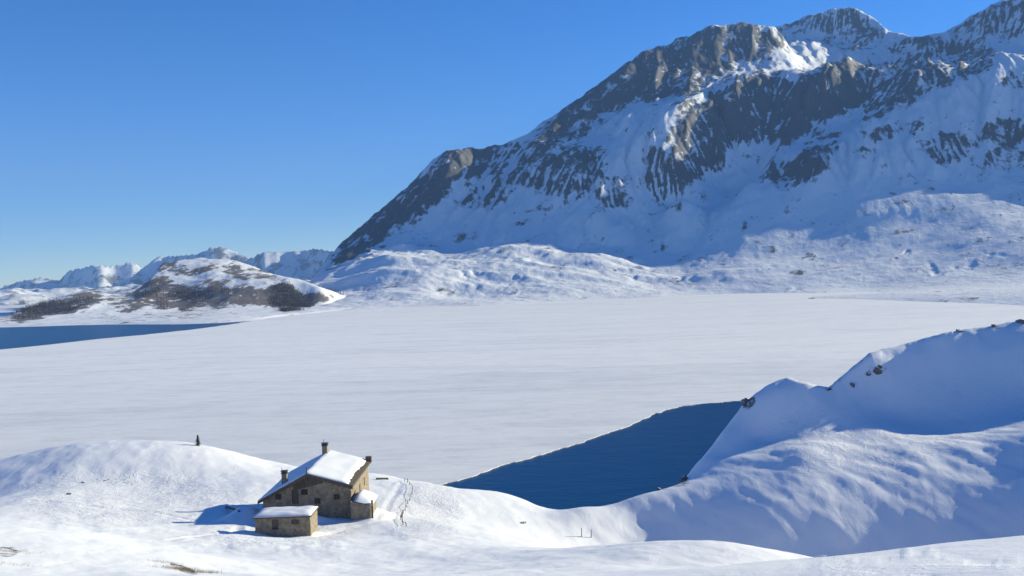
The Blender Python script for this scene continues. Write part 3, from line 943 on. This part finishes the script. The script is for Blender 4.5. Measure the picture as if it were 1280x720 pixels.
    # chimneys
    def chimney(px, ptop, pbot, y, w, roofz):
        a = at(px, ptop, Y0 + y) - base
        t_ = bmesh.new(); box(t_, a[0] - w, a[0] + w, y - w, y + w, roofz(a[0]) - 0.3, a[2] - 0.5)
        c = make('chimney', t_, M_WALL, t)
        bm = bmesh.new()
        box(bm, a[0] - w * 1.25, a[0] + w * 1.25, y - w * 1.25, y + w * 1.25, a[2] - 0.497, a[2] - 0.36)
        for sx in (-1, 1):
            for sy in (-1, 1):
                box(bm, a[0] + sx * w * 0.8 - 0.1, a[0] + sx * w * 0.8 + 0.1, y + sy * w * 0.8 - 0.1, y + sy * w * 0.8 + 0.1, a[2] - 0.36, a[2] - 0.12)
        box(bm, a[0] - w * 0.6, a[0] + w * 0.6, y - w * 0.6, y + w * 0.6, a[2] - 0.36, a[2] - 0.125)
        box(bm, a[0] - w * 1.3, a[0] + w * 1.3, y - w * 1.3, y + w * 1.3, a[2] - 0.12, a[2])
        make('chimney_cap', bm, M_METAL, c)
    chimney(406, 553.5, 566, 17.5, 0.46, zr)
    chimney(355.5, 588, 601, 3.2, 0.42, zr)
    bm = bmesh.new(); rod(bm, (ax, 0.16, az - 0.2), (ax, 0.16, az + 1.15), 0.09); make('gable_post', bm, M_WOOD, t)
    q = at(404.5, 549, Y0 + 18.6) - base
    bm = bmesh.new(); rod(bm, (q[0], 18.6, zr(q[0])), (q[0], 18.6, q[2]), 0.035); make('aerial', bm, M_METAL, t)
    q = at(352, 584.5, Y0 + 2.2) - base
    bm = bmesh.new(); rod(bm, (q[0], 2.2, zr(q[0])), (q[0], 2.2, q[2]), 0.035); make('aerial', bm, M_METAL, t)
    # raised end of the sunny eave at the back
    bm = bmesh.new(); box(bm, rx - 0.9, rx + 0.15, D - 0.8, D - 0.02, rz - 0.1, rz + 0.95)
    make('eave_end', bm, M_WOOD, t)
    # low stone side room at the right hand corner, under a heap of snow
    bm = bmesh.new()
    a = at(438, 627, 163.5) - base; b = at(463, 632, 163.5) - base
    prism(bm, [(a[0], -4), (b[0], -4), (b[0], b[2]), (a[0], a[2])], -1.5, 5.5)
    make('side_room', bm, M_WALL, t)
    bm = bmesh.new()
    r = bmesh.ops.create_grid(bm, x_segments=14, y_segments=14, size=1)
    for v in bm.verts:
        u, w = v.co.x, v.co.y
        x = (a[0] + 0.5) + (u + 1) / 2 * (b[0] - a[0] - 0.2); y = -1.4 + (w + 1) / 2 * 7.5
        zz = a[2] + (b[2] - a[2]) * (u + 1) / 2
        v.co = Vector((x, y, zz + 0.02 + 1.05 * (1 - u ** 4) * (1 - w ** 4) * (0.85 - 0.25 * u)))
    make('side_room_snow', bm, M_ROOFSNOW, t, smooth=True)
    q = at(465, 625, 164.0) - base
    bm = bmesh.new(); box(bm, q[0] - 0.14, q[0] + 0.14, -1.2, -0.9, -2.5, q[2], 0.02); make('gate_post', bm, M_WOOD, t)
    return t
build_hut()

def build_shed():
    Y0 = 150.0
    base = at(388, 666, Y0)
    t = empty('stone_shed', tuple(base), 'small low flat-roofed stone outbuilding under snow, in front of the big hut', 'shed')
    a = at(319, 662, Y0) - base; tl = at(320, 648.5, Y0) - base; tr = at(388, 646, Y0) - base
    x0, x1 = a[0], 0.0; D = 5.6
    bm = bmesh.new()
    prism(bm, [(x0, -3), (x1, -3), (x1, tr[2]), (x0, tl[2])], 0, D)
    make('wall', bm, M_WALL, t)
    bm = bmesh.new()
    prism(bm, [(x0 - 0.25, tl[2] + 0.003), (x1 + 0.2, tr[2] + 0.003), (x1 + 0.2, tr[2] + 0.18), (x0 - 0.25, tl[2] + 0.18)], -0.25, D + 0.2)
    r = make('roof', bm, M_WOOD, t)
    bm = bmesh.new()
    bmesh.ops.create_grid(bm, x_segments=30, y_segments=14, size=1)
    for v in bm.verts:
        u, w = v.co.x, v.co.y
        x = x0 - 0.2 + (u + 1) / 2 * (x1 - x0 + 0.35); y = -0.22 + (w + 1) / 2 * (D + 0.4)
        zz = tl[2] + (tr[2] - tl[2]) * (u + 1) / 2 + 0.19
        e = (1 - abs(u) ** 8) * (1 - abs(w) ** 6)
        n = float(perlin(np.array([x * 0.5]), np.array([y * 0.6]), 12)[0])
        v.co = Vector((x, y, zz + 0.05 + e * (0.34 + 0.14 * n)))
    bmesh.ops.solidify(bm, geom=bm.faces[:], thickness=0.04)
    make('roof_snow', bm, M_ROOFSNOW, r, smooth=True)
    for kind, p0, p1, q0, q1 in (('window', 365, 373, 650, 655.5), ('door', 341, 347, 650, 662)):
        u = at(p0, q1, Y0) - base; v = at(p1, q0, Y0) - base
        bm = bmesh.new(); w = 0.08
        box(bm, u[0] - w, u[0], -0.06, 0.05, u[2], v[2] + w); box(bm, v[0], v[0] + w, -0.06, 0.05, u[2], v[2] + w)
        box(bm, u[0], v[0], -0.06, 0.05, v[2], v[2] + w)
        f = make(kind, bm, M_WOOD, t)
        bm = bmesh.new(); box(bm, u[0], v[0], -0.02, -0.004, u[2], v[2])
        make('pane' if kind == 'window' else 'door_leaf', bm, M_DARK, f)
    # big quoins at the sunny corner
    for k in range(4):
        bm = bmesh.new(); z = -0.6 + k * 0.62
        box(bm, -0.7, 0.06, -0.06, 0.5 if k % 2 else 0.8, z, z + 0.58, 0.03)
        make('corner_stone', bm, M_WALL, t)
    return t
build_shed()

# ------------------------------------------------------------------ things: rocks that stick out of the snow
def rock_mesh(seed, sx, sy, sz, mat):
    from mathutils import noise as mn
    bm = bmesh.new()
    bmesh.ops.create_icosphere(bm, subdivisions=4, radius=1)
    off = Vector((seed * 3.7, seed * 1.3, seed * 7.1))
    for v in bm.verts:
        n = v.co.normalized()
        c = 1 + 0.45 * mn.noise(n * 1.3 + off) + 0.22 * mn.noise(n * 3.1 + off) + 0.10 * mn.noise(n * 7 + off)
        # flat broken faces
        for k in range(5):
            d = Vector((math.sin(seed * 2 + k * 1.9), math.cos(seed + k * 2.3), math.sin(k * 1.1 + seed) * 0.8)).normalized()
            h = n.dot(d) * c
            if h > 0.72: c *= 0.72 / h
        v.co = Vector((n.x * sx, n.y * sy, n.z * sz)) * c
    return bm

ROCKS = [  # px, py, width m, depth m, height m, label
    (838, 606, 3.2, 2.0, 1.3, 'broad dark boulder half in the water at the foot of the right hand slope'),
    (856, 601, 2.6, 1.8, 1.0, 'brown snow-topped boulder just right of the broad dark one at the waterline'),
    (824, 613, 1.2, 1.0, 0.5, 'smallest dark stone left of the boulders at the waterline'),
    (931, 504, 2.6, 1.6, 1.0, 'dark rock at the far tip of the open water beneath the cornice'),
    (1096, 464, 2.2, 1.6, 0.9, 'largest dark rock poking out of the shaded cornice on the right hill'),
    (1086, 468, 1.3, 1.0, 0.6, 'small rock left of the largest one on the shaded cornice'),
    (1100, 459, 1.5, 1.0, 0.45, 'flat rock just above the largest one on the shaded cornice'),
    (1066, 482, 1.1, 0.9, 0.7, 'upright dark rock in a snow hollow of the cornice'),
    (1036, 487, 1.9, 1.0, 0.4, 'long flat rock lying along the edge of the cornice saddle'),
    (1199, 414, 1.8, 1.2, 0.35, 'thin dark rock on the skyline of the right hill'),
    (1243, 407, 2.2, 1.3, 0.4, 'low rock farthest right but one on the skyline of the right hill'),
    (1276, 403, 2.8, 1.6, 0.7, 'rock at the very right on the skyline of the right hill'),
    (86, 618, 0.8, 0.5, 0.30, 'small lone dark stone on the snow field left of the hut'),
    (134, 600, 1.6, 0.5, 0.20, 'thin dark stone on the slope of the snowy knoll'),
    (104, 603, 1.2, 0.5, 0.16, 'faint low stone left of the thin one on the snowy knoll'),
    (654, 654, 1.2, 0.8, 0.25, 'low grey stone at the lip above the open water'),
]
def build_rocks():
    for k, (px, py, w, d, h, lab) in enumerate(ROCKS):
        p = hit(px, py)
        o = make('rock', rock_mesh(k + 1, w * 0.55, d * 0.55, h, M_ROCK), M_ROCK, loc=(p[0], p[1], p[2] + h * 0.1), smooth=False)
        o.rotation_euler = (0, 0, k * 1.3)
        tag(o, lab, 'rock', 'rocks showing through the snow')
build_rocks()

# ------------------------------------------------------------------ things: fence, posts, logs
def build_fence():
    line = [(506, 602), (512, 606), (516, 611), (515, 618), (512, 626), (508, 634), (504, 642), (501, 650), (504, 656), (508, 658)]
    pts = [hit(*p) for p in line]
    t = empty('wire_fence', tuple(pts[0]), 'leaning grey fence winding downhill over the snow right of the hut', 'fence')
    o = pts[0]
    posts = []
    for a, b in zip(pts[:-1], pts[1:]):
        n = max(1, int(np.linalg.norm(b - a) / 2.6))
        for k in range(n): posts.append(a + (b - a) * k / n)
    posts.append(pts[-1])
    tops = []
    for k, p in enumerate(posts):
        z = gz(p[0], p[1]); h = 0.75 + 0.2 * math.sin(k * 2.1)
        lean = (0.12 * math.sin(k * 1.7), 0.1 * math.cos(k * 2.9))
        b0 = Vector((p[0] - o[0], p[1] - o[1], z - 0.3 - o[2])); b1 = b0 + Vector((lean[0], lean[1], h + 0.3))
        bm = bmesh.new(); rod(bm, b0, b1, 0.075, 7, 0.06); make('post', bm, M_LOG, t)
        tops.append((b0, b1))
    for f in (0.85,):
        bm = bmesh.new()
        for (a0, a1), (c0, c1) in zip(tops[:-1], tops[1:]):
            rod(bm, a0.lerp(a1, f), c0.lerp(c1, f), 0.035, 5)
        make('rail', bm, M_LOG, t)
build_fence()

def post(px, py, h, label):
    p = hit(px, py)
    t = empty('marker_post', tuple(p), label, 'post', 'two posts in the shaded gully')
    bm = bmesh.new(); rod(bm, (0, 0, -0.4), (0.05, 0, h), 0.085, 8, 0.07)
    make('shaft', bm, M_LOG, t)
    bm = bmesh.new(); rod(bm, (0.05, 0, h + 0.002), (0.052, 0, h + 0.10), 0.10, 8, 0.05)
    make('snow_cap', bm, M_ROOFSNOW, t)
post(727, 671, 1.7, 'left one of two thin wooden posts standing in the shaded gully')
post(739, 672, 1.6, 'right one of two thin wooden posts standing in the shaded gully')

def log(px0, py0, px1, py1, r, label):
    a, b = hit(px0, py0), hit(px1, py1)
    t = empty('timber_log', tuple(a), label, 'log')
    bm = bmesh.new(); rod(bm, (0, 0, r * 0.5), tuple(b - a + np.array([0, 0, r * 0.5])), r, 12)
    make('trunk', bm, M_WOOD, t)
log(470.5, 599.5, 485, 599.5, 0.28, 'dark straight log lying on the snow edge right of the hut')
log(283, 634, 299, 640, 0.20, 'dark half-buried log on the snow at the left foot of the hut')

# ------------------------------------------------------------------ things: the small tree on the knoll
def mat_leaf(name, c1, c2):
    m = NT(name)
    return m.fin(m.mix(m.noise(m.coords(), 6, 4), c1, c2), 0.8)
M_NEEDLE = mat_leaf('dark_needles', (0.015, 0.022, 0.018), (0.05, 0.06, 0.05))
M_TWIG = mat_leaf('bare_twigs', (0.045, 0.035, 0.03), (0.11, 0.085, 0.07))
M_GRASS = mat_leaf('dry_grass', (0.16, 0.12, 0.06), (0.34, 0.27, 0.15))

def build_tree():
    p = hit(247.5, 557)
    t = empty('young_spruce', tuple(p), 'small dark pointed spruce standing alone on the snowy knoll', 'tree')
    H = 2.6
    bm = bmesh.new(); rod(bm, (0, 0, -0.4), (0, 0, H * 0.97), 0.10, 8, 0.015); make('trunk', bm, M_WOOD, t)
    rnd = random.Random(3)
    bm = bmesh.new()
    for lv in range(22):
        z = 0.15 + (H - 0.2) * lv / 22
        rad = 0.9 * (1 - z / H) ** 0.85 + 0.04
        for k in range(9):
            a = rnd.uniform(0, 2 * math.pi); r = rad * rnd.uniform(0.65, 1.1)
            d = Vector((math.cos(a), math.sin(a), 0)); s = Vector((-d.y, d.x, 0))
            for m_ in range(6):
                f = (m_ + 1) / 6
                c = Vector((0, 0, z)) + d * r * f + Vector((0, 0, -0.28 * r * f * f))
                w = 0.16 * (1.15 - f) + 0.03
                q = [c + s * w * rnd.uniform(0.7, 1.2), c + d * 0.16 + Vector((0, 0, -0.05)), c - s * w * rnd.uniform(0.7, 1.2), c - d * 0.05 + Vector((0, 0, 0.06))]
                bm.faces.new([bm.verts.new(v) for v in q])
    me_o = make('crown', bm, M_NEEDLE, t)
build_tree()

# ------------------------------------------------------------------ stuff: dry grass, far scrubby wood
def build_grass():
    rnd = random.Random(11)
    bm = bmesh.new()
    spots = [(232, 713, 2.4, 0.30, 700), (205, 703, 1.6, 0.2, 140), (8, 689, 3.0, 0.2, 260), (20, 706, 2.0, 0.15, 120), (262, 716, 1.0, 0.25, 90)]
    for px, py, sx, hgt, n in spots:
        c = hit(px, py)
        for k in range(n):
            x = c[0] + rnd.gauss(0, sx * 0.45); y = c[1] + rnd.gauss(0, sx * 0.22)
            z = gz(x, y); a = rnd.uniform(0, 6.28); h = hgt * rnd.uniform(0.4, 1.2); w = 0.012
            d = Vector((math.cos(a), math.sin(a), 0)); b = Vector((x, y, z - 0.02))
            tip = b + Vector((rnd.gauss(0, 0.12), rnd.gauss(0, 0.12), h))
            bm.faces.new([bm.verts.new(b - d * w), bm.verts.new(b + d * w), bm.verts.new(tip)])
    o = make('dry_grass', bm, M_GRASS)
    tag(o, 'sparse dry grass poking through the foreground snow at the left', 'grass', kind='stuff')
build_grass()

def build_wood():
    _, px, py, P = HILL
    vis = P[:, 2] > 2
    w = blobs(px, py, [(340, 372, 86, 13, -3, 1.0), (392, 372, 36, 9, 5, 1.0), (250, 374, 60, 14, -5, 0.7), (205, 364, 36, 16, 0, 0.55), (70, 384, 66, 11, -12, 0.5)], 20, 15) * vis * (P[:, 1] < 2250)
    w = w * sstep(-0.25, 0.15, fbm(P[:, 0] / 90, P[:, 1] / 120, 4, 411))
    idx = np.nonzero(w > 0.2)[0]
    rs = np.random.RandomState(5)
    # choose by ground area, which grows with distance in this fan-shaped mesh
    pr = w[idx] ** 2; pr /= pr.sum()
    pick = rs.choice(idx, 3400, p=pr)
    verts, faces = [], []
    for i in pick:
        x, y, z = P[i]; x += rs.uniform(-4, 4); y += rs.uniform(-6, 6)
        h = rs.uniform(2.5, 9.5); r = h * 0.22
        for k in range(22):
            f = rs.uniform(0.1, 1) ; rr = r * (1.05 - f) + 0.25
            a = rs.uniform(0, 6.28)
            c = np.array([x + math.cos(a) * rr * rs.uniform(0, 1), y + math.sin(a) * rr * rs.uniform(0, 1), z - 0.4 + h * f])
            s = rs.uniform(0.35, 0.9)
            n = len(verts)
            for _ in range(3): verts.append(tuple(c + rs.uniform(-1, 1, 3) * np.array([s, s, s * 1.3])))
            faces.append((n, n + 1, n + 2))
        n = len(verts)
        verts += [(x - 0.14, y, z - 1), (x + 0.14, y, z - 1), (x, y, z + h * 0.9)]; faces.append((n, n + 1, n + 2))
    me = bpy.data.meshes.new('bare_wood'); me.from_pydata(verts, [], faces); me.materials.append(M_TWIG)
    o = bpy.data.objects.new('bare_wood', me); C.objects.link(o)
    tag(o, 'brown leafless wood covering the low hills beyond the open water', 'wood', kind='stuff')
build_wood()

# ------------------------------------------------------------------ the thin blue air between here and the far ranges
def build_haze():
    m = bpy.data.materials.new('thin_air'); m.use_nodes = True
    t = m.node_tree; t.nodes.remove(t.nodes['Principled BSDF'])
    pv = t.nodes.new('ShaderNodeVolumePrincipled')
    pv.inputs['Color'].default_value = (0.30, 0.55, 1.0, 1)
    pv.inputs['Density'].default_value = HAZE
    t.links.new(pv.outputs[0], t.nodes['Material Output'].inputs['Volume'])
    bm = bmesh.new()
    bmesh.ops.create_cube(bm, size=1)
    me = bpy.data.meshes.new('haze')
    for v in bm.verts:
        v.co.x = -13500 if v.co.x < 0 else 6500
        v.co.y = -800 if v.co.y < 0 else 13200
        v.co.z = -640 if v.co.z < 0 else 1500
    bm.to_mesh(me); bm.free(); me.materials.append(m)
    o = bpy.data.objects.new('haze', me); C.objects.link(o); o['kind'] = 'stuff'
HAZE = 6.0e-5
build_haze()
